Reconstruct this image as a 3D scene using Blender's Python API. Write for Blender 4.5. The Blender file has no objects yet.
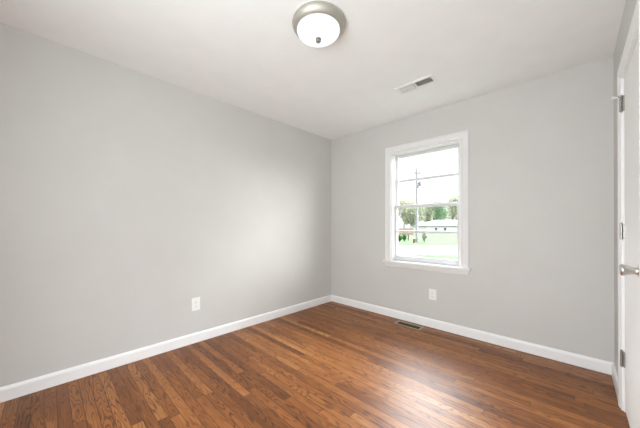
import bpy, bmesh, math, random
from mathutils import Vector, Matrix
random.seed(7)
C = bpy.context.scene.collection
PI = math.pi

# ---------------------------------------------------------------- camera, world, exposure
H = 2.44; XL = -2.666; XR = 0.213; YB = 3.017; YF = -0.62
YAW = math.radians(43.93); CAMZ = 1.1347; FPX = 264.96
cam_d = bpy.data.cameras.new('camera'); cam = bpy.data.objects.new('camera', cam_d); C.objects.link(cam)
cam.location = (0, 0, CAMZ)
cam.rotation_euler = (PI/2 + math.radians(0.22), 0, YAW)
cam.rotation_euler.rotate_axis('Z', math.radians(0.08))
cam_d.sensor_width = 36; cam_d.lens = FPX/640*36
cam_d.shift_y = 10.9/640
cam_d.clip_start = 0.02; cam_d.clip_end = 500
bpy.context.scene.camera = cam

SKY = 37.0
w = bpy.data.worlds.new('world'); bpy.context.scene.world = w; w.use_nodes = True
wn = w.node_tree.nodes; wl = w.node_tree.links
bg = wn['Background']
tc = wn.new('ShaderNodeTexCoord'); sep = wn.new('ShaderNodeSeparateXYZ'); wl.new(tc.outputs['Generated'], sep.inputs[0])
cr = wn.new('ShaderNodeValToRGB'); wl.new(sep.outputs['Z'], cr.inputs[0]); wl.new(cr.outputs[0], bg.inputs[0])
# hazy sky: soft white horizon band, brightened above the view for the floor glare
stops = ((0.0, (.035, .036, .037)), (0.27, (.035, .036, .037)), (0.45, (.95, .97, 1)), (0.75, (.85, .90, .96)), (1.0, (.15, .17, .20)))
while len(cr.color_ramp.elements) < len(stops): cr.color_ramp.elements.new(.5)
for e_, (p_, c_) in zip(cr.color_ramp.elements, stops): e_.position = p_; e_.color = (*c_, 1)
# sky glow added beyond the window to shape the light; elsewhere it is duller
dt = wn.new('ShaderNodeVectorMath'); dt.operation = 'DOT_PRODUCT'; dt.inputs[1].default_value = (-.30, .95, 0); wl.new(tc.outputs['Generated'], dt.inputs[0])
mr = wn.new('ShaderNodeMapRange'); mr.interpolation_type = 'SMOOTHSTEP'; mr.inputs['From Min'].default_value = .35; mr.inputs['From Max'].default_value = .62
wl.new(dt.outputs['Value'], mr.inputs['Value'])
mxs = wn.new('ShaderNodeMix'); mxs.data_type = 'RGBA'; wl.new(mr.outputs[0], mxs.inputs[0]); mxs.inputs[6].default_value = (.055, .060, .066, 1)
wl.new(cr.outputs[0], mxs.inputs[7]); wl.new(mxs.outputs[2], bg.inputs[0])
bg.inputs[1].default_value = SKY

sc = bpy.context.scene
sc.view_settings.view_transform = 'Standard'; sc.view_settings.look = 'None'
sc.view_settings.gamma = 1; sc.view_settings.use_curve_mapping = False
sc.view_settings.exposure = 0.13
sc.cycles.use_denoising = True
sc.cycles.max_bounces = 14; sc.cycles.diffuse_bounces = 10; sc.cycles.glossy_bounces = 5
sc.cycles.sample_clamp_indirect = 8

def area(name, loc, rot, sx, sy, power, col=(1, 1, 1)):
    l = bpy.data.lights.new(name, 'AREA'); l.shape = 'RECTANGLE'; l.size = sx; l.size_y = sy
    l.energy = power; l.color = col
    o = bpy.data.objects.new(name, l); C.objects.link(o); o.location = loc; o.rotation_euler = rot
    return o
# added fill light, unseen, in the made-up doorway behind the camera
FILL = 68
area('added_fill_light', ((-1.00-.16)/2, YF-.14, 1.05), (PI/2+math.radians(2), 0, math.radians(25)), .78, 1.75, FILL, (.925, .965, .985))
LAMP = 0.95
# low soft hazy sun, coming in through the window from the right
sn = bpy.data.lights.new('hazy_sun', 'SUN'); sn.energy = 8.5; sn.angle = math.radians(38); sn.color = (1, .985, .96)
so = bpy.data.objects.new('hazy_sun', sn); C.objects.link(so)
so.rotation_euler = Vector((.81, .575, .13)).to_track_quat('Z', 'Y').to_euler()

# ---------------------------------------------------------------- materials
def mat(name, col, rough=0.5, metal=0.0, spec=0.5, bump=None, emit=None, noise=None):
    m = bpy.data.materials.new(name); m.use_nodes = True
    n = m.node_tree.nodes; l = m.node_tree.links; b = n['Principled BSDF']
    b.inputs['Base Color'].default_value = (*col, 1); b.inputs['Roughness'].default_value = rough
    b.inputs['Metallic'].default_value = metal; b.inputs['Specular IOR Level'].default_value = spec
    t = n.new('ShaderNodeTexCoord')
    if noise:                                   # gentle colour variation (scale, amount)
        nz = n.new('ShaderNodeTexNoise'); nz.inputs['Scale'].default_value = noise[0]; nz.inputs['Detail'].default_value = 4
        l.new(t.outputs['Object'], nz.inputs['Vector'])
        r = n.new('ShaderNodeValToRGB'); l.new(nz.outputs[0], r.inputs[0]); l.new(r.outputs[0], b.inputs['Base Color'])
        k = noise[1]
        c2 = noise[2] if len(noise) > 2 else tuple(min(1, c*(1+k)) for c in col)
        r.color_ramp.elements[0].position = .35; r.color_ramp.elements[1].position = .65
        r.color_ramp.elements[0].color = (*[c*(1-k) for c in col], 1)
        r.color_ramp.elements[1].color = (*c2, 1)
    if bump:                                    # (scale, strength, distance)
        nz = n.new('ShaderNodeTexNoise'); nz.inputs['Scale'].default_value = bump[0]; nz.inputs['Detail'].default_value = 3
        l.new(t.outputs['Object'], nz.inputs['Vector'])
        bp = n.new('ShaderNodeBump'); bp.inputs['Strength'].default_value = bump[1]; bp.inputs['Distance'].default_value = bump[2]
        l.new(nz.outputs[0], bp.inputs['Height']); l.new(bp.outputs[0], b.inputs['Normal'])
    if emit:
        b.inputs['Emission Color'].default_value = (*emit[0], 1); b.inputs['Emission Strength'].default_value = emit[1]
    return m

M = {}
M['wall'] = mat('wall_paint_warm_grey', (0.60, 0.60, 0.585), 0.6, spec=.35, bump=(160, .12, .002), noise=(3, .012))
M['ceil'] = mat('ceiling_paint', (0.87, 0.885, 0.885), 0.8, spec=.2, bump=(90, .35, .003), noise=(5, .012))
M['trim'] = mat('white_trim_paint', (0.86, 0.87, 0.88), 0.35, spec=.4, noise=(8, .01))
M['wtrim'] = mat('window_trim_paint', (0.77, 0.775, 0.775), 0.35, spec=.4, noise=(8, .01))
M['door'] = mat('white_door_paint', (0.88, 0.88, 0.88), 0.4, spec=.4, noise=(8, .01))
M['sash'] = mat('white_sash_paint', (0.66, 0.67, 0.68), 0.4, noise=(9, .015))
M['plastic'] = mat('white_plastic', (0.86, 0.86, 0.85), 0.3, noise=(30, .01))
M['slot'] = mat('dark_slot', (0.05, 0.05, 0.05), 0.6, noise=(40, .1))
M['nickel'] = mat('brushed_nickel', (0.62, 0.60, 0.56), 0.28, metal=1, noise=(25, .05))
M['nickel_dark'] = mat('aged_nickel_hinge', (0.40, 0.39, 0.37), 0.32, metal=1, noise=(25, .08))
M['pan'] = mat('brushed_nickel_pan', (0.56, 0.55, 0.50), 0.62, metal=1, noise=(20, .03))
M['finial'] = mat('satin_grey_finial', (.22, .22, .21), .45, metal=.3, noise=(30, .05))
M['rubber'] = mat('white_rubber', (0.75, 0.74, 0.72), 0.6, noise=(30, .02))
M['ventwhite'] = mat('white_enamel', (0.84, 0.84, 0.83), 0.4, noise=(20, .01))
M['duct'] = mat('duct_grey', (0.16, 0.16, 0.16), 0.7, noise=(20, .1))
M['bronze'] = mat('tan_register_enamel', (0.36, 0.28, 0.20), 0.4, metal=.3, noise=(30, .08))
M['bronze_dark'] = mat('dark_register_bars', (0.10, 0.07, 0.045), 0.6, metal=.3, noise=(30, .08))
M['black'] = mat('dark_cavity', (0.02, 0.016, 0.012), 0.8, noise=(30, .2))
M['concrete'] = mat('pale_concrete', (0.125, 0.12, 0.131), 0.9, noise=(1.2, .06))
M['grass'] = mat('spring_grass', (0.080, 0.118, 0.054), 0.95, spec=.1, noise=(.35, .15, (0.10, .132, .073)), bump=(30, .5, .05))
M['brick'] = mat('painted_brick_outside', (0.5, 0.46, 0.42), 0.9, noise=(6, .08))
M['subfloor'] = mat('subfloor_wood', (0.25, 0.17, 0.1), 0.8, noise=(6, .08))

def glass_mat():
    m = bpy.data.materials.new('window_glass'); m.use_nodes = True
    n = m.node_tree.nodes; l = m.node_tree.links; n.clear()
    out = n.new('ShaderNodeOutputMaterial'); mx = n.new('ShaderNodeMixShader'); tr = n.new('ShaderNodeBsdfTransparent')
    gl = n.new('ShaderNodeBsdfGlossy'); gl.inputs['Roughness'].default_value = .02
    tr.inputs[0].default_value = (.97, .985, .98, 1)
    lw = n.new('ShaderNodeLayerWeight'); lw.inputs['Blend'].default_value = .5
    pw = n.new('ShaderNodeMath'); pw.operation = 'POWER'; pw.inputs[1].default_value = 5; l.new(lw.outputs['Facing'], pw.inputs[0])
    fr = n.new('ShaderNodeMath'); fr.operation = 'MULTIPLY_ADD'; fr.inputs[1].default_value = .8; fr.inputs[2].default_value = .03; l.new(pw.outputs[0], fr.inputs[0])
    l.new(fr.outputs[0], mx.inputs[0]); l.new(tr.outputs[0], mx.inputs[1]); l.new(gl.outputs[0], mx.inputs[2])
    l.new(mx.outputs[0], out.inputs[0]); return m
M['glass'] = glass_mat()

def lampglass():
    m = bpy.data.materials.new('lit_frosted_glass'); m.use_nodes = True
    n = m.node_tree.nodes; l = m.node_tree.links; b = n['Principled BSDF']
    b.inputs['Base Color'].default_value = (.35, .35, .35, 1); b.inputs['Roughness'].default_value = .3
    t = n.new('ShaderNodeTexCoord'); nz = n.new('ShaderNodeTexNoise'); nz.inputs['Scale'].default_value = 9
    nz.inputs['Detail'].default_value = 3; l.new(t.outputs['Object'], nz.inputs['Vector'])
    r = n.new('ShaderNodeValToRGB'); l.new(nz.outputs[0], r.inputs[0])
    r.color_ramp.elements[0].position = .35; r.color_ramp.elements[0].color = (.72, .72, .80, 1)
    r.color_ramp.elements[1].position = .6; r.color_ramp.elements[1].color = (1, .985, .96, 1)
    l.new(r.outputs[0], b.inputs['Emission Color']); b.inputs['Emission Strength'].default_value = LAMP
    return m
M['lamp'] = lampglass()

def floor_mat():
    m = bpy.data.materials.new('oak_strip_floor'); m.use_nodes = True
    n = m.node_tree.nodes; l = m.node_tree.links; b = n['Principled BSDF']
    def math_(op, a, c=None, d=None):
        q = n.new('ShaderNodeMath'); q.operation = op
        for i, v in enumerate((a, c, d)):
            if v is None: continue
            if isinstance(v, (int, float)): q.inputs[i].default_value = v
            else: l.new(v, q.inputs[i])
        return q.outputs[0]
    def comb(x, y, z=0.0):
        q = n.new('ShaderNodeCombineXYZ')
        for i, v in enumerate((x, y, z)):
            if isinstance(v, (int, float)): q.inputs[i].default_value = v
            else: l.new(v, q.inputs[i])
        return q.outputs[0]
    def white(v, dim='2D'):
        q = n.new('ShaderNodeTexWhiteNoise'); q.noise_dimensions = dim
        l.new(v, q.inputs['Vector' if dim != '1D' else 'W']); return q
    def noise(v, scale, detail=3, rough=.5):
        q = n.new('ShaderNodeTexNoise'); q.inputs['Scale'].default_value = scale; q.inputs['Detail'].default_value = detail
        q.inputs['Roughness'].default_value = rough; l.new(v, q.inputs['Vector']); return q.outputs[0]
    def ramp(v, stops):
        q = n.new('ShaderNodeValToRGB'); e = q.color_ramp.elements
        while len(e) < len(stops): e.new(.5)
        for i, (p_, c_) in enumerate(stops):
            e[i].position = p_; e[i].color = (*c_, 1) if len(c_) == 3 else c_
        l.new(v, q.inputs[0]); return q.outputs[0]
    def mix(f, a, c, mode='MIX'):
        q = n.new('ShaderNodeMix'); q.data_type = 'RGBA'; q.blend_type = mode
        if isinstance(f, (int, float)): q.inputs[0].default_value = f
        else: l.new(f, q.inputs[0])
        for k, v in ((6, a), (7, c)):
            if isinstance(v, tuple): q.inputs[k].default_value = (*v, 1)
            else: l.new(v, q.inputs[k])
        return q.outputs[2]
    tc = n.new('ShaderNodeTexCoord'); s = n.new('ShaderNodeSeparateXYZ'); l.new(tc.outputs['Object'], s.inputs[0])
    X, Y = s.outputs[0], s.outputs[1]
    W = .0572
    v = math_('DIVIDE', Y, W); row = math_('FLOOR', v); fy = math_('FRACT', v)
    wr = white(row, '1D'); off = math_('MULTIPLY', wr.outputs['Value'], 7.3)
    L = math_('ADD', math_('MULTIPLY', white(math_('ADD', row, 51.3), '1D').outputs['Value'], 1.0), .8)
    u = math_('DIVIDE', math_('ADD', math_('ADD', X, 40), off), L)
    col_ = math_('FLOOR', u); fx = math_('FRACT', u)
    bid = white(comb(row, col_), '2D'); rnd = bid.outputs['Value']
    rs = n.new('ShaderNodeSeparateColor'); l.new(bid.outputs['Color'], rs.inputs[0])
    # grain
    px = math_('ADD', X, math_('MULTIPLY', rs.outputs[0], 37)); py = math_('ADD', Y, math_('MULTIPLY', rs.outputs[1], 11))
    vec = comb(math_('MULTIPLY', px, 1.5), math_('MULTIPLY', py, 13.0), math_('MULTIPLY', rnd, 9))
    n1 = noise(vec, 1.0, 2, .45)
    rings = math_('SINE', math_('MULTIPLY', n1, 110.0))
    ringv = ramp(math_('MULTIPLY_ADD', rings, .5, .5), [(0, (0, 0, 0)), (.10, (.10, .10, .10)), (.34, (1, 1, 1))])
    fine = noise(comb(math_('MULTIPLY', px, 9), math_('MULTIPLY', py, 340)), 1.0, 3, .6)
    finev = ramp(fine, [(.32, (0, 0, 0)), (.62, (1, 1, 1))])
    blotch = noise(comb(math_('MULTIPLY', px, 2.2), math_('MULTIPLY', py, 9)), 1.0, 3, .55)
    base = ramp(rnd, [(0, (.20, .068, .016)), (.25, (.30, .108, .026)), (.6, (.395, .150, .039)), (.85, (.45, .182, .050)), (1, (.54, .245, .078))])
    c1 = mix(ramp(blotch, [(.3, (.62,)*3), (.65, (0,)*3)]), base, mix(1.0, base, (.50, .42, .36), 'MULTIPLY'))
    dark = mix(1.0, c1, (.36, .29, .25), 'MULTIPLY')
    gstr = math_('MULTIPLY_ADD', rs.outputs[2], .55, .48)
    c2 = mix(math_('MULTIPLY', math_('SUBTRACT', 1.0, ringv), gstr), c1, dark)
    c3 = mix(math_('MULTIPLY', math_('SUBTRACT', 1.0, finev), .55), c2, dark)
    # joints
    ey = math_('MULTIPLY', math_('MINIMUM', fy, math_('SUBTRACT', 1.0, fy)), W)
    ex = math_('MULTIPLY', math_('MINIMUM', fx, math_('SUBTRACT', 1.0, fx)), L)
    e = math_('MINIMUM', ey, ex)
    gap = ramp(math_('MULTIPLY', e, 100.0), [(.10, (1,)*3), (.22, (0,)*3)])
    c4 = mix(math_('MULTIPLY', gap, .9), c3, (.035, .015, .008))
    l.new(c4, b.inputs['Base Color'])
    rough = math_('MULTIPLY_ADD', noise(comb(math_('MULTIPLY', px, 3), math_('MULTIPLY', py, 25)), 1.0, 3), .16, FL_ROUGH)
    l.new(rough, b.inputs['Roughness'])
    b.inputs['Specular IOR Level'].default_value = .36
    bp = n.new('ShaderNodeBump'); bp.inputs['Strength'].default_value = .25; bp.inputs['Distance'].default_value = .0012
    hgt = math_('SUBTRACT', math_('MULTIPLY_ADD', finev, .25, math_('MULTIPLY', rnd, .5)), gap)
    l.new(hgt, bp.inputs['Height']); l.new(bp.outputs[0], b.inputs['Normal'])
    return m
FL_ROUGH = .33
M['floor'] = floor_mat()

# ---------------------------------------------------------------- mesh helpers
def obj(name, bm, m, parent=None, smooth=False, loc=None):
    bmesh.ops.recalc_face_normals(bm, faces=bm.faces)
    me = bpy.data.meshes.new(name); bm.to_mesh(me); bm.free()
    me.materials.append(M[m] if isinstance(m, str) else m)
    if smooth:
        for f in me.polygons: f.use_smooth = True
        me.set_sharp_from_angle(angle=math.radians(35))
    o = bpy.data.objects.new(name, me); C.objects.link(o)
    if parent: o.parent = parent
    if loc: o.location = loc
    return o
def empty(name, loc=(0, 0, 0), rz=0):
    o = bpy.data.objects.new(name, None); C.objects.link(o); o.location = loc; o.rotation_euler = (0, 0, rz)
    o.empty_display_size = .1; return o
def tag(o, label=None, cat=None, group=None, kind=None):
    if label: o['label'] = label
    if cat: o['category'] = cat
    if group: o['group'] = group
    if kind: o['kind'] = kind
    return o
def box(bm, x0, x1, y0, y1, z0, z1, bev=0.0):
    r = bmesh.ops.create_cube(bm, size=1)
    for v in r['verts']:
        v.co = Vector(((x0+x1)/2+v.co.x*(x1-x0), (y0+y1)/2+v.co.y*(y1-y0), (z0+z1)/2+v.co.z*(z1-z0)))
    if bev:
        es = {e for v in r['verts'] for e in v.link_edges}
        bmesh.ops.bevel(bm, geom=list(es), offset=bev, segments=2, affect='EDGES', profile=.7)
def B(*boxes, bev=0.0):
    bm = bmesh.new()
    for b_ in boxes: box(bm, *b_, bev=bev)
    return bm
def lathe(bm, prof, seg=48, mtx=None, cap=True):
    """prof: (r, h) revolved about local z"""
    mtx = mtx or Matrix(); rings = []
    for r, h in prof:
        if r < 1e-6: rings.append([bm.verts.new(mtx @ Vector((0, 0, h)))])
        else: rings.append([bm.verts.new(mtx @ Vector((r*math.cos(2*PI*i/seg), r*math.sin(2*PI*i/seg), h))) for i in range(seg)])
    for a, b_ in zip(rings, rings[1:]):
        for i in range(seg):
            j = (i+1) % seg
            if len(a) == 1 and len(b_) == 1: continue
            if len(a) == 1: bm.faces.new((a[0], b_[i], b_[j]))
            elif len(b_) == 1: bm.faces.new((a[i], a[j], b_[0]))
            else: bm.faces.new((a[i], a[j], b_[j], b_[i]))
    if cap:
        for rg in (rings[0], rings[-1]):
            if len(rg) > 1: bm.faces.new(rg)
def tube(bm, p0, p1, r0, r1=None, seg=12):
    p0 = Vector(p0); p1 = Vector(p1); r1 = r0 if r1 is None else r1; d = p1-p0
    mt = Matrix.Translation(p0) @ d.to_track_quat('Z', 'Y').to_matrix().to_4x4()
    lathe(bm, [(r0, 0), (r1, d.length)], seg, mt)
def sweep(path, prof, mapping, closed=False):
    """path: 2D points (a,b); prof: closed polygon of (offset to the left normal, depth); mapping(a,b,depth)->xyz"""
    bm = bmesh.new(); P = [Vector(p_) for p_ in path]; n_ = len(P); rings = []
    for i in range(n_):
        ds = []
        if i > 0 or closed: ds.append((P[i]-P[i-1]).normalized())
        if i < n_-1 or closed: ds.append((P[(i+1) % n_]-P[i]).normalized())
        ns = [Vector((-d.y, d.x)) for d in ds]
        nn = ns[0] if len(ns) == 1 else (ns[0]+ns[1])/(1+ns[0].dot(ns[1]))
        rings.append([bm.verts.new(mapping(*(P[i]+nn*o_), d_)) for o_, d_ in prof])
    m_ = len(prof); pairs = list(zip(rings, rings[1:])) + ([(rings[-1], rings[0])] if closed else [])
    for a, b_ in pairs:
        for k in range(m_): bm.faces.new((a[k], a[(k+1) % m_], b_[(k+1) % m_], b_[k]))
    if not closed: bm.faces.new(rings[0]); bm.faces.new(rings[-1])
    return bm
def struct(o): o['kind'] = 'structure'; return o

# ---------------------------------------------------------------- room shell
T = .24; TW = .14
struct(obj('floor', B((XL-T, XR+T, YF-T, YB+TW, -.06, 0)), 'floor'))
struct(obj('ceiling', B((XL-T, XR+T, YF-T, YB+TW, H, H+.15)), 'ceil'))
struct(obj('wall_left', B((XL-T, XL, YF-T, YB+TW, 0, H)), 'wall'))
# window opening in the far wall
OX0, OX1, OZ0, OZ1 = -1.662, -.862, .672, 2.045
struct(obj('wall_back', B((XL, OX0, YB, YB+TW, 0, H), (OX1, XR+T, YB, YB+TW, 0, H),
                          (OX0, OX1, YB, YB+TW, 0, OZ0), (OX0, OX1, YB, YB+TW, OZ1, H)), 'wall'))
# door opening in the right wall
DY0, DY1, DZ = 1.80, 2.473, 2.05
struct(obj('wall_right', B((XR, XR+T, DY1, YB, 0, H), (XR, XR+T, YF, DY0, 0, H), (XR, XR+T, DY0, DY1, DZ, H)), 'wall'))
QX0, QX1, QZ = -1.00, -.16, 2.03                             # unseen doorway behind the camera, added to carry the fill light
struct(obj('wall_front', B((XL-T, QX0, YF-.12, YF, 0, H), (QX1, XR+T, YF-.12, YF, 0, H), (QX0, QX1, YF-.12, YF, QZ, H)), 'wall'))
d2 = struct(empty('door_added', (0, YF, 0)))
obj('door_casing', sweep([(QX0, 0), (QX0, QZ), (QX1, QZ), (QX1, 0)], [(0, 0), (0, .012), (.012, .017), (.05, .015), (.066, .018), (.066, 0)], lambda a, b_, d: Vector((a, d, b_))), 'trim', d2)
obj('door_jamb', B((QX0, QX0+.015, -.12, 0, 0, QZ), (QX1-.015, QX1, -.12, 0, 0, QZ), (QX0+.015, QX1-.015, -.12, 0, QZ-.015, QZ)), 'trim', d2)
HY = YF-1.35  # unseen hall box, added to keep sky light out of the doorway
struct(obj('floor_added_hall', B((XL-T, XR+T, HY-.1, YF-T, -.06, 0)), 'floor'))
struct(obj('ceiling_added_hall', B((XL-T, XR+T, HY-.1, YF-T, H, H+.15)), 'ceil'))
struct(obj('wall_added_hall', B((XL-T, XR+T, HY-.1, HY, 0, H), (XL-T, XL-T+.1, HY, YF-.12, 0, H), (XR+T-.1, XR+T, HY, YF-.12, 0, H)), 'wall'))

bt = .015
BP = [(0, 0), (bt, 0), (bt, .074), (bt*.8, .084), (bt*.45, .091), (bt*.2, .0935), (0, .0935)]
def base(name, p0, p1, nrm, m0, m1):
    p0, p1, nrm = Vector(p0), Vector(p1), Vector(nrm); d = (p1-p0).normalized(); bm = bmesh.new()
    A = [bm.verts.new((*(p0+d*o_*m0+nrm*o_), z)) for o_, z in BP]; E = [bm.verts.new((*(p1-d*o_*m1+nrm*o_), z)) for o_, z in BP]
    k = len(BP)
    for i in range(k): bm.faces.new((A[i], A[(i+1) % k], E[(i+1) % k], E[i]))
    bm.faces.new(A); bm.faces.new(E)
    return struct(obj(name, bm, 'trim'))
base('baseboard_left', (XL, YF), (XL, YB), (1, 0), 1, 1)
base('baseboard_back', (XL, YB), (XR, YB), (0, -1), 1, 1)
base('baseboard_right', (XR, YB), (XR, DY1+.070), (-1, 0), 1, 0)
base('baseboard_front', (QX0-.066, YF), (XL, YF), (0, 1), 0, 1)

# ---------------------------------------------------------------- window
win = struct(empty('window_1', ((OX0+OX1)/2, YB, OZ0)))
wx, wy, wz = win.location
def wmap(a, b_, d): return Vector((a-wx, -d, b_-wz))        # depth towards the room
def wb(*bx, bev=0.0):
    return B(*[(x0-wx, x1-wx, y0-wy, y1-wy, z0-wz, z1-wz) for x0, x1, y0, y1, z0, z1 in bx], bev=bev)
SZ = .705                                                   # top of the stool
CP = [(0, 0), (0, .013), (.004, .017), (.012, .017), (.018, .011), (.024, .011), (.066, .015), (.072, .019), (.077, .019), (.077, 0)]
CPl = [(-o_, d_) for o_, d_ in CP]
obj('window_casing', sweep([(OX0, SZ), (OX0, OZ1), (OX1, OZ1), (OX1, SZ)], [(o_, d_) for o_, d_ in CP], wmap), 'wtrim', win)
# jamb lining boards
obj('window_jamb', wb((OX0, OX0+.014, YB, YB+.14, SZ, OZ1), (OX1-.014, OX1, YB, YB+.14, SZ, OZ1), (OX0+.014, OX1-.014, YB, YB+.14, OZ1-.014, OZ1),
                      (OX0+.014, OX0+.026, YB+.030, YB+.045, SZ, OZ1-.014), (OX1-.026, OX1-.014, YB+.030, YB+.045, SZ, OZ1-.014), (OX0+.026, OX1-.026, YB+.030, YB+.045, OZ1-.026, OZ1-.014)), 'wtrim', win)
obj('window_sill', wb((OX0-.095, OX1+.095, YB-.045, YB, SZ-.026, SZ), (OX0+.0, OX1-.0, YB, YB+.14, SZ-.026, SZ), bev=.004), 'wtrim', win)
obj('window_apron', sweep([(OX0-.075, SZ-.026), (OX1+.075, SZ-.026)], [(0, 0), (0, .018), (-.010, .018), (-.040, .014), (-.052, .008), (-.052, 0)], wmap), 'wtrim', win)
def sash(name, y0, x0, x1, z0, z1, st, top, bot, mz):
    t_ = .032
    s_ = obj(name, wb((x0, x0+st, y0, y0+t_, z0, z1), (x1-st, x1, y0, y0+t_, z0, z1),
                      (x0+st, x1-st, y0, y0+t_, z0, z0+bot), (x0+st, x1-st, y0, y0+t_, z1-top, z1), bev=.002), 'sash', win)
    obj('muntin', wb((x0+st, x1-st, y0+.004, y0+t_-.004, mz-.011, mz+.011), bev=.003), 'sash', s_)
    for a, b_ in ((z0+bot, mz-.011), (mz+.011, z1-top)):
        obj('glass_pane', wb((x0+st, x1-st, y0+t_/2-.0015, y0+t_/2+.0015, a, b_)), 'glass', s_)
    return s_
ix0, ix1 = OX0+.016, OX1-.016
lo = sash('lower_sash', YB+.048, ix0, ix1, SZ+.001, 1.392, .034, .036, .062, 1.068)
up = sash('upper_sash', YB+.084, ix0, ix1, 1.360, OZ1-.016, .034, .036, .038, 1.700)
lk = obj('sash_lock', wb((-1.285, -1.235, YB+.052, YB+.078, 1.392, 1.399), (-1.268, -1.252, YB+.048, YB+.074, 1.399, 1.411), bev=.002), 'trim', lo)
# outdoor sill
obj('outside_sill', wb((OX0-.06, OX1+.06, YB+.14, YB+.20, SZ-.045, SZ-.012)), 'concrete', win)

# ---------------------------------------------------------------- door
dr = struct(empty('door_1', (XR, DY1, 0)))
def dmap(a, b_, d): return Vector((-d, a-DY1, b_))
def db(*bx, bev=0.0):
    return B(*[(x0-XR, x1-XR, y0-DY1, y1-DY1, z0, z1) for x0, x1, y0, y1, z0, z1 in bx], bev=bev)
DCP = [(0, 0), (0, .007), (.006, .010), (.022, .011), (.034, .0165), (.052, .018), (.066, .018), (.066, 0)]
obj('door_casing', sweep([(DY0, 0), (DY0, DZ), (DY1, DZ), (DY1, 0)], DCP, dmap), 'trim', dr)
obj('door_jamb', db((XR-.000, XR+.115, DY0, DY0+.012, 0, DZ-.012), (XR-.000, XR+.115, DY1-.012, DY1, 0, DZ-.012), (XR-.000, XR+.115, DY0, DY1, DZ-.012, DZ),
                    (XR+.042, XR+.054, DY0+.012, DY0+.022, 0, DZ-.012), (XR+.042, XR+.054, DY1-.022, DY1-.012, 0, DZ-.012), (XR+.042, XR+.054, DY0+.022, DY1-.022, DZ-.022, DZ-.012)), 'trim', dr)
sy0, sy1, sz0, sz1, fx_ = DY0+.015, DY1-.015, .014, DZ-.015, XR+.004
slab = obj('door_slab', db((fx_, fx_+.035, sy0, sy1, sz0, sz1), bev=.002), 'door', dr)
# knob
kn = Matrix.Translation((fx_-XR, 1.885-DY1, .930)) @ Matrix.Rotation(-PI/2, 4, 'Y')
bm = bmesh.new()
lathe(bm, [(.0, 0), (.033, 0), (.033, .003), (.032, .007), (.026, .010), (.017, .012), (.0155, .018), (.0165, .026), (.020, .036), (.0245, .047), (.0268, .056), (.0268, .061), (.024, .065), (.018, .067), (.0, .0675)], 40, kn)
hk = obj('door_knob', bm, 'nickel', slab, smooth=True); hk['label'] = 'brushed nickel door knob'
for zc in (1.888, 1.103, .322):
    hy = DY1-.010; hx = XR-.009
    bm = bmesh.new()
    for k in range(5):
        z0 = zc-.046+k*.0185
        lathe(bm, [(0, z0), (.0058, z0), (.0068, z0+.001), (.0068, z0+.0170), (.0058, z0+.0180), (0, z0+.0180)], 20, Matrix.Translation((hx-XR, hy-DY1, 0)))
    lathe(bm, [(0, zc-.050), (.0045, zc-.050), (.0045, zc+.050), (.0058, zc+.051), (.0058, zc+.054), (0, zc+.056)], 16, Matrix.Translation((hx-XR, hy-DY1, 0)))
    for y0, y1 in ((hy-.022, hy-.003), (hy+.002, hy+.006)):
        box(bm, XR-.003-XR, fx_-XR+.001, y0-DY1, y1-DY1, zc-.045, zc+.045)
    hg = obj('hinge', bm, 'nickel_dark', dr, smooth=True); hg['label'] = 'grey metal butt hinge'
    if zc > 1.8:                                            # hinge pin door stop
        bm = bmesh.new(); zt = zc+.048
        c0 = Vector((hx-XR, hy-DY1, zt))
        lathe(bm, [(.0045, -.003), (.0095, -.003), (.0095, .003), (.0045, .003)], 20, Matrix.Translation(c0))
        tip = c0+Vector((-.027, -.002, .000)); tube(bm, c0+Vector((-.008, 0, 0)), tip, .005)
        t2 = c0+Vector((-.018, -.020, -.007)); tube(bm, c0+Vector((-.006, -.004, -.002)), t2, .003)
        ds = obj('door_stop', bm, 'nickel_dark', hg, smooth=True)
        bm = bmesh.new()
        for c_, d_, r_ in ((tip, Vector((-1, -.1, 0)), .0115), (t2, Vector((-.6, -.8, -.2)), .0055)):
            lathe(bm, [(0, -.003), (r_*.8, -.003), (r_, .001), (r_, .007), (r_*.7, .011), (0, .012)], 18, Matrix.Translation(c_) @ d_.to_track_quat('Z', 'Y').to_matrix().to_4x4())
        obj('stop_tip', bm, 'rubber', hg, smooth=True)['label'] = 'white rubber door stop tips'

# ---------------------------------------------------------------- ceiling light
cl = tag(empty('ceiling_light', (-1.178, 1.206, H)), 'round flush ceiling light with brushed nickel rim and lit frosted white dome', 'ceiling light')
bm = bmesh.new()
lathe(bm, [(0, 0), (.158, 0), (.160, -.006), (.166, -.012), (.168, -.022), (.164, -.034), (.158, -.043), (.150, -.051), (.143, -.055), (.139, -.056), (.136, -.058), (.136, -.050), (0, -.050)], 72)
obj('metal_pan', bm, 'pan', cl, smooth=True)
bm = bmesh.new()
prof = [(.134, -.052), (.136, -.060)] + [(.136*math.cos(a), -.062-.051*math.sin(a)) for a in [PI/2*i/14 for i in range(1, 14)]] + [(0, -.113)]
lathe(bm, prof, 72)
obj('glass_shade', bm, 'lamp', cl, smooth=True)
bm = bmesh.new()
lathe(bm, [(0, -.111), (.017, -.111), (.018, -.115), (.013, -.119), (.013, -.123), (.0165, -.127), (.013, -.134), (0, -.136)], 24)
obj('finial', bm, 'finial', cl, smooth=True)

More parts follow.
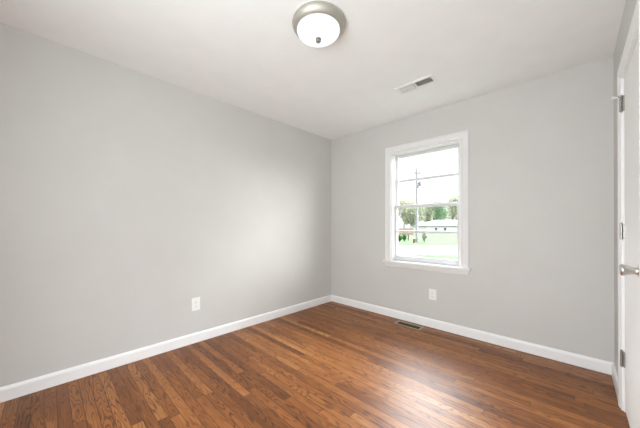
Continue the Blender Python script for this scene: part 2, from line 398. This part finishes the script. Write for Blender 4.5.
# ---------------------------------------------------------------- ceiling vent
cv = tag(empty('ceiling_vent', (-1.060, 2.369, H)), 'white rectangular ceiling air vent, one half of its louvres looking dark', 'vent')
def vf(hx, hy, ix, iy, t_, z=0.0, s_=-1):
    def mp(a, b_, d): return Vector((a, b_, z+s_*d))
    pr = [(0, 0), (0, t_*.9), (-.0015, t_), (-(hx-ix)+.004, t_*1.0), (-(hx-ix), t_*.6), (-(hx-ix), 0)]
    return sweep([(-hx, -hy), (-hx, hy), (hx, hy), (hx, -hy)], [(o_, d_) for o_, d_ in pr], mp, closed=True)
obj('vent_frame', vf(.178, .072, .148, .042, .009), 'ventwhite', cv)
for side in (-1, 1):
    bm = bmesh.new()
    for k in range(9):
        xc = side*(.010+.0155*k+.006); ang = -math.radians(38)*side
        dx = .0075*math.sin(ang); dz = .0075*math.cos(ang)
        vs = []
        for yy in (-.043, .043):
            for sx_, sz_ in ((-1, -1), (1, 1)):
                vs.append((xc+sx_*dx, yy, -.004-.0075+ .004*0 + sz_*dz*.7))
        th = .0006
        q = [bm.verts.new(Vector(v_)+Vector((th, 0, 0))) for v_ in vs]+[bm.verts.new(Vector(v_)-Vector((th, 0, 0))) for v_ in vs]
        for f in ((0, 1, 3, 2), (4, 5, 7, 6), (0, 1, 5, 4), (2, 3, 7, 6), (0, 2, 6, 4), (1, 3, 7, 5)): bm.faces.new([q[i] for i in f])
    obj('louvre_bank', bm, 'ventwhite', cv)
obj('vent_bridge', B((-.005, .005, -.043, .043, -.009, -.002)), 'ventwhite', cv)
obj('vent_duct', B((-.148, .148, -.042, .042, -.0015, -.0005)), 'duct', cv)

# ---------------------------------------------------------------- floor register
fr = tag(empty('floor_register', (-1.371, 2.884, 0)), 'tan metal floor register with dark slots by the window wall', 'vent')
obj('register_frame', vf(.155, .064, .128, .036, .005, 0, 1), 'bronze', fr)
bm = bmesh.new()
for k in range(15): box(bm, -.127+k*.018, -.1245+k*.018, -.036, .036, .0008, .0035)
box(bm, -.128, .128, -.002, .002, .0008, .0038)
obj('register_grille', bm, 'bronze_dark', fr)
obj('register_well', B((-.128, .128, -.036, .036, .0002, .0008)), 'black', fr)

# ---------------------------------------------------------------- outlets (local: plate faces -y)
def outlet(name, loc, rz, label, w_, h_):
    o = tag(empty(name, loc, rz), label, 'outlet')
    obj('cover_plate', B((-w_/2, w_/2, -.006, 0, -h_/2, h_/2), bev=.002), 'plastic', o)
    for s_ in (-1, 1):
        bm = bmesh.new(); zc = s_*.0195
        pts = []
        for i in range(32):
            a = 2*PI*i/32; pts.append((.0172*math.cos(a), max(-.0140, min(.0140, .0172*math.sin(a)))))
        a_ = [bm.verts.new((x, -.006, zc+z)) for x, z in pts]; b_ = [bm.verts.new((x, -.0085, zc+z)) for x, z in pts]
        for i in range(32): bm.faces.new((a_[i], a_[(i+1) % 32], b_[(i+1) % 32], b_[i]))
        bm.faces.new(b_)
        rc = obj('receptacle', bm, 'plastic', o)
        bm = B((-.0078, -.0058, -.0089, -.0084, zc-.002, zc+.007), (.0055, .0075, -.0089, -.0084, zc-.001, zc+.006))
        lathe(bm, [(0, 0), (.0024, 0), (.0024, .0005), (0, .0005)], 12, Matrix.Translation((0, -.0085, zc-.0075)) @ Matrix.Rotation(PI/2, 4, 'X'))
        obj('slots', bm, 'slot', rc)
    bm = bmesh.new(); lathe(bm, [(0, 0), (.0032, 0), (.0026, .0012), (0, .0015)], 14, Matrix.Translation((0, -.006, 0)) @ Matrix.Rotation(PI/2, 4, 'X'))
    obj('screw', bm, 'nickel', o, smooth=True)
    return o
outlet('wall_outlet', (XL, 1.022, .372), PI/2, 'white double outlet low on the long left wall', .080, .125)
outlet('wall_outlet', (-1.152, YB, .368), 0, 'white double outlet low on the wall below the window', .080, .120)

# ---------------------------------------------------------------- outdoors (street runs square to the view line)
GZ = -.5
cy_, sy_ = math.cos(YAW), math.sin(YAW)
def W(u, v, z=GZ): return Vector((cy_*u-sy_*v, sy_*u+cy_*v, z))
def px(p_, v): return (p_-320)/FPX*v                        # lateral offset at a distance
def zpx(q, v): return CAMZ+(223.9-q)/FPX*v
ground = struct(obj('ground', B((-170, 170, -60, 170, GZ-.2, GZ)), 'grass'))
ground.rotation_euler = (0, 0, YAW); 
# keep the lawn's slab clear of the room: it lies half a metre below the floor
rd = struct(obj('ground_street', B((-60, 60, 14.6, 22.0, GZ, GZ+.02)), 'concrete')); rd.rotation_euler = (0, 0, YAW)
struct(obj('ground_foundation', B((XL-T, XR+T, YF-T, YB+TW, GZ, -.06)), 'brick'))

M['bark'] = mat('grey_bark', (.15, .12, .11), .9, noise=(6, .2))
M['polewood'] = mat('weathered_pole_wood', (.36, .33, .34), .9, noise=(4, .15))
M['polemetal'] = mat('transformer_grey', (.22, .22, .24), .5, noise=(4, .05))
leafc = [(.42, .47, .32), (.48, .50, .37), (.30, .42, .25), (.50, .48, .34)]
for i, c_ in enumerate(leafc): M['leaf%d' % i] = mat('spring_leaves_%s' % ['soft', 'pale', 'fresh', 'yellow'][i], c_, .8, spec=.1, noise=(.8, .25))
M['shrubleaf'] = mat('shrub_leaves', (.07, .20, .05), .8, spec=.1, noise=(3, .25))
M['blossom'] = mat('white_blossom', (.42, .42, .38), .8, spec=.1, noise=(6, .15))
M['roof'] = mat('pale_roof_shingles', (.20, .205, .215), .9, noise=(3, .08))
M['siding'] = mat('pinkish_white_siding', (.86, .80, .79), .8, noise=(2, .04))
M['hglass'] = mat('far_window_glass', (.10, .10, .11), .3, noise=(2, .1))
M['fencewood'] = mat('orange_brown_fence_wood', (.42, .30, .22), .9, noise=(2, .15))
M['redpost'] = mat('reddish_brown_paint', (.16, .075, .05), .7, noise=(8, .15))

def leaves(bm, c, rad, n_, size):
    for _ in range(n_):
        while True:
            d = Vector((random.uniform(-1, 1), random.uniform(-1, 1), random.uniform(-1, 1)))
            if .25 < d.length < 1: break
        p_ = Vector(c)+Vector((d.x*rad[0], d.y*rad[1], d.z*rad[2]))
        q = Vector((random.gauss(0, 1), random.gauss(0, 1), random.gauss(0, 1))).normalized().to_track_quat('Z', 'Y')
        s_ = size*random.uniform(.6, 1.3)
        vs = [bm.verts.new(p_+q @ Vector(v_)*s_) for v_ in ((-.5, 0, 0), (0, -.3, .05), (.55, 0, 0), (0, .3, .05))]
        bm.faces.new(vs)
def limb(bm, p0, d, ln, r, depth):
    p0 = Vector(p0); pts = [p0]; cur = Vector(d).normalized()
    for k in range(3):
        cur = (cur+Vector((random.uniform(-.2, .2), random.uniform(-.2, .2), random.uniform(-.02, .18)))).normalized()
        q = pts[-1]+cur*ln/3; tube(bm, pts[-1], q, r*(1-.2*k), r*(.8-.2*k), 6); pts.append(q)
    if depth:
        for k in range(3):
            a = random.uniform(0, 2*PI); b_ = pts[1+k % 3]
            limb(bm, b_, cur*.7+Vector((math.cos(a), math.sin(a), .35)), ln*.62, r*.5, depth-1)
def tree(name, u, v, h, spread, kind, label, n_=900, bare=False, size=.45, group='trees across the street'):
    base_ = W(u, v); t_ = tag(empty(name, base_, random.uniform(0, 6)), label, 'tree', group)
    bm = bmesh.new(); tube(bm, (0, 0, 0), (.05*h*.2, 0, h*.45), h*.02, h*.013, 8)
    for k in range(6):
        a = k*PI/3+random.uniform(-.4, .4); limb(bm, (.02*h*.2*k/2, 0, h*(.28+.05*k*.6)), (math.cos(a)*.8, math.sin(a)*.8, 1), h*.38, h*.009, 2 if bare else 1)
    obj('trunk', bm, 'bark', t_)
    bm = bmesh.new()
    for k in range(7):
        a = random.uniform(0, 2*PI); r_ = spread*random.uniform(.1, .6)
        leaves(bm, (math.cos(a)*r_, math.sin(a)*r_, h*random.uniform(.40, .85)), (spread*.5, spread*.5, h*.16), n_//7, size)
    obj('crown', bm, 'leaf%d' % kind, t_)
    return t_

# utility pole
vp = 26.8; up_ = px(416.8, vp)
pole = tag(empty('utility_pole', W(up_, vp), YAW), 'tall weathered wooden utility pole standing on the lawn across the street', 'utility pole')
pt = zpx(167, vp)-GZ
bm = bmesh.new(); tube(bm, (0, 0, 0), (0, 0, pt), .14, .075, 16); obj('post', bm, 'polewood', pole, smooth=True)
bm = bmesh.new(); zb = pt-.45; box(bm, -.18, .30, -.03, .03, zb-.04, zb+.04); obj('crossarm', bm, 'polewood', pole)
for xx, zz in ((-.17, zb+.04), (.27, zb+.04), (0, pt)):
    bm = bmesh.new(); lathe(bm, [(0, zz), (.05, zz), (.03, zz+.05), (.055, zz+.09), (.03, zz+.14), (0, zz+.16)], 12, Matrix.Translation((xx, 0, 0)))
    obj('insulator', bm, 'polemetal', pole, smooth=True)
zt = zpx(181.5, vp)-GZ
bm = bmesh.new(); lathe(bm, [(0, -.22), (.13, -.22), (.14, -.2), (.14, .16), (.10, .22), (.03, .24), (.03, .32), (0, .32)], 20, Matrix.Translation((.30, 0, zt)))
box(bm, 0.05, .2, -.03, .03, zt-.05, zt+.05); obj('transformer', bm, 'polemetal', pole, smooth=True)
bm = bmesh.new(); zt2 = zpx(184.5, vp)-GZ; box(bm, -.07, .12, -.20, -.08, zt2-.15, zt2+.12); obj('junction_box', bm, 'polemetal', pole)

# shrubs and small things on the far lawn
def shrub(u, v, r_, h, leaf, label, name='shrub', grp=None):
    s_ = tag(empty(name, W(u, v)), label, 'shrub', grp)
    bm = bmesh.new()
    for k in range(5):
        a = k*1.25; tube(bm, (0, 0, 0), (math.cos(a)*r_*.5, math.sin(a)*r_*.5, h*.6), .02, .01, 6)
    obj('stems', bm, 'bark', s_)
    bm = bmesh.new(); leaves(bm, (0, 0, h*.58), (r_, r_, h*.45), 500, .13); obj('foliage', bm, leaf, s_)
vs_ = 27.6
shrub(px(399.6, vs_), vs_, .24, .66, 'shrubleaf', 'leftmost dark green rounded shrub on the far lawn')
shrub(px(404.4, vs_+.6), vs_+.6, .22, .74, 'shrubleaf', 'dark green shrub just right of the leftmost one on the far lawn')
shrub(px(424.4, 27), 27, .22, 1.0, 'blossom', 'small pale blossoming shrub right of the utility pole', 'blossoming_shrub')
def marker(name, u, v, h, r_, label, cat):
    m_ = tag(empty(name, W(u, v)), label, cat)
    bm = bmesh.new(); tube(bm, (0, 0, 0), (0, 0, h*.88), r_, r_*.9, 10); obj('post', bm, 'redpost', m_)
    bm = bmesh.new(); lathe(bm, [(0, h*.86), (r_*1.3, h*.86), (r_*1.3, h*.93), (r_*.5, h), (0, h)], 12); obj('cap', bm, 'redpost', m_)
marker('marker_post', px(408.3, 30), 30, .75, .07, 'thin reddish brown post on the lawn between shrubs and utility pole', 'post')
marker('marker_post', px(414.2, 26), 26, .40, .12, 'short stubby reddish brown post at the foot of the utility pole', 'post')

# far board fence
vfn = 48
fn = tag(empty('board_fence', W(px(389, vfn), vfn), YAW), 'low brown board fence left of the utility pole, below the trees', 'fence')
L_ = px(413, vfn)-px(389, vfn); bm = bmesh.new(); k = 0
while k*.16 < L_: box(bm, k*.16, k*.16+.15, 0, .02, .05, 1.25+(k % 2)*.0); k += 1
box(bm, 0, L_, .02, .06, .3, .38); box(bm, 0, L_, .02, .06, 1.0, 1.08)
obj('fence_boards', bm, 'fencewood', fn)
for k in range(3):
    bm = bmesh.new(); box(bm, L_*k/2-.05, L_*k/2+.05, .06, .16, 0, 1.35); obj('fence_post', bm, 'fencewood', fn)

# house across the street
vh = 62
hs = tag(empty('house', W(px(426.3, vh), vh), YAW), 'long low pale house with a light grey hipped roof across the street', 'house')
hb = 0; he = zpx(223.4, vh)-GZ; hp = zpx(217.2, vh)-GZ; hw = 15.5; hd = 9
obj('house_walls', B((0, hw, 0, hd, 0, he)), 'siding', hs)
bm = bmesh.new(); o_ = .55; rx = px(445, vh)-px(424, vh)-o_
vs = [bm.verts.new(v_) for v_ in ((-o_, -o_, he), (hw+o_, -o_, he), (hw+o_, hd+o_, he), (-o_, hd+o_, he), (rx, hd/2, hp), (hw-rx, hd/2, hp),
      (-o_, -o_, he-.14), (hw+o_, -o_, he-.14), (hw+o_, hd+o_, he-.14), (-o_, hd+o_, he-.14))]
for f in ((0, 1, 5, 4), (1, 2, 5), (2, 3, 4, 5), (3, 0, 4), (0, 1, 7, 6), (1, 2, 8, 7), (2, 3, 9, 8), (3, 0, 6, 9), (6, 7, 8, 9)): bm.faces.new([vs[i] for i in f])
obj('roof', bm, 'roof', hs)
for pc in (436, 445):
    xc = px(pc, vh)-px(426.3, vh)
    f_ = obj('window_frame', B((xc-.35, xc+.35, -.05, 0, he-1.25, he-.45)), 'trim', hs)
    obj('pane', B((xc-.27, xc+.27, -.06, -.05, he-1.17, he-.53)), 'hglass', f_)

# tree line behind the house and the fence
spec_ = [('small near', 57, ((394, 6.6, 1.6, 3), (411, 6.2, 1.5, 1))),
         ('front row', 80, ((392, 9.6, 3.1, 0), (416, 9.3, 3.1, 1), (440, 9.8, 3.1, 2), (464, 11.0, 3.1, 0))),
         ('middle row', 90, ((382, 11.5, 3.2, 1), (404, 10.6, 3.2, 3), (428, 10.4, 3.2, 1), (452, 12.0, 3.2, 1), (475, 12.5, 3.2, 2))),
         ('back row', 101, ((392, 12.5, 3.4, 0), (413, 12.0, 3.4, 1), (434, 12.4, 3.4, 0), (456, 14.2, 3.4, 1), (478, 14.5, 3.4, 0)))]
hue = ['soft green', 'pale green', 'fresh green', 'yellowish green']; order = ['leftmost', 'second from left', 'third from left', 'fourth from left', 'rightmost']
for row_, v, ts in spec_:
  for i_, (p_, h, s_, k) in enumerate(ts):
    place = order[-1] if i_ == len(ts)-1 else order[i_]
    lab = '%s spring tree beyond the street, %s of the %s trees' % (hue[k], place, row_)
    if len(ts) == 2: lab = 'small %s tree by the brown fence, %s of the utility pole' % (hue[k], 'far left' if i_ == 0 else 'just left')
    tree('tree', px(p_, v), v, h, s_, k, lab, n_=2400)
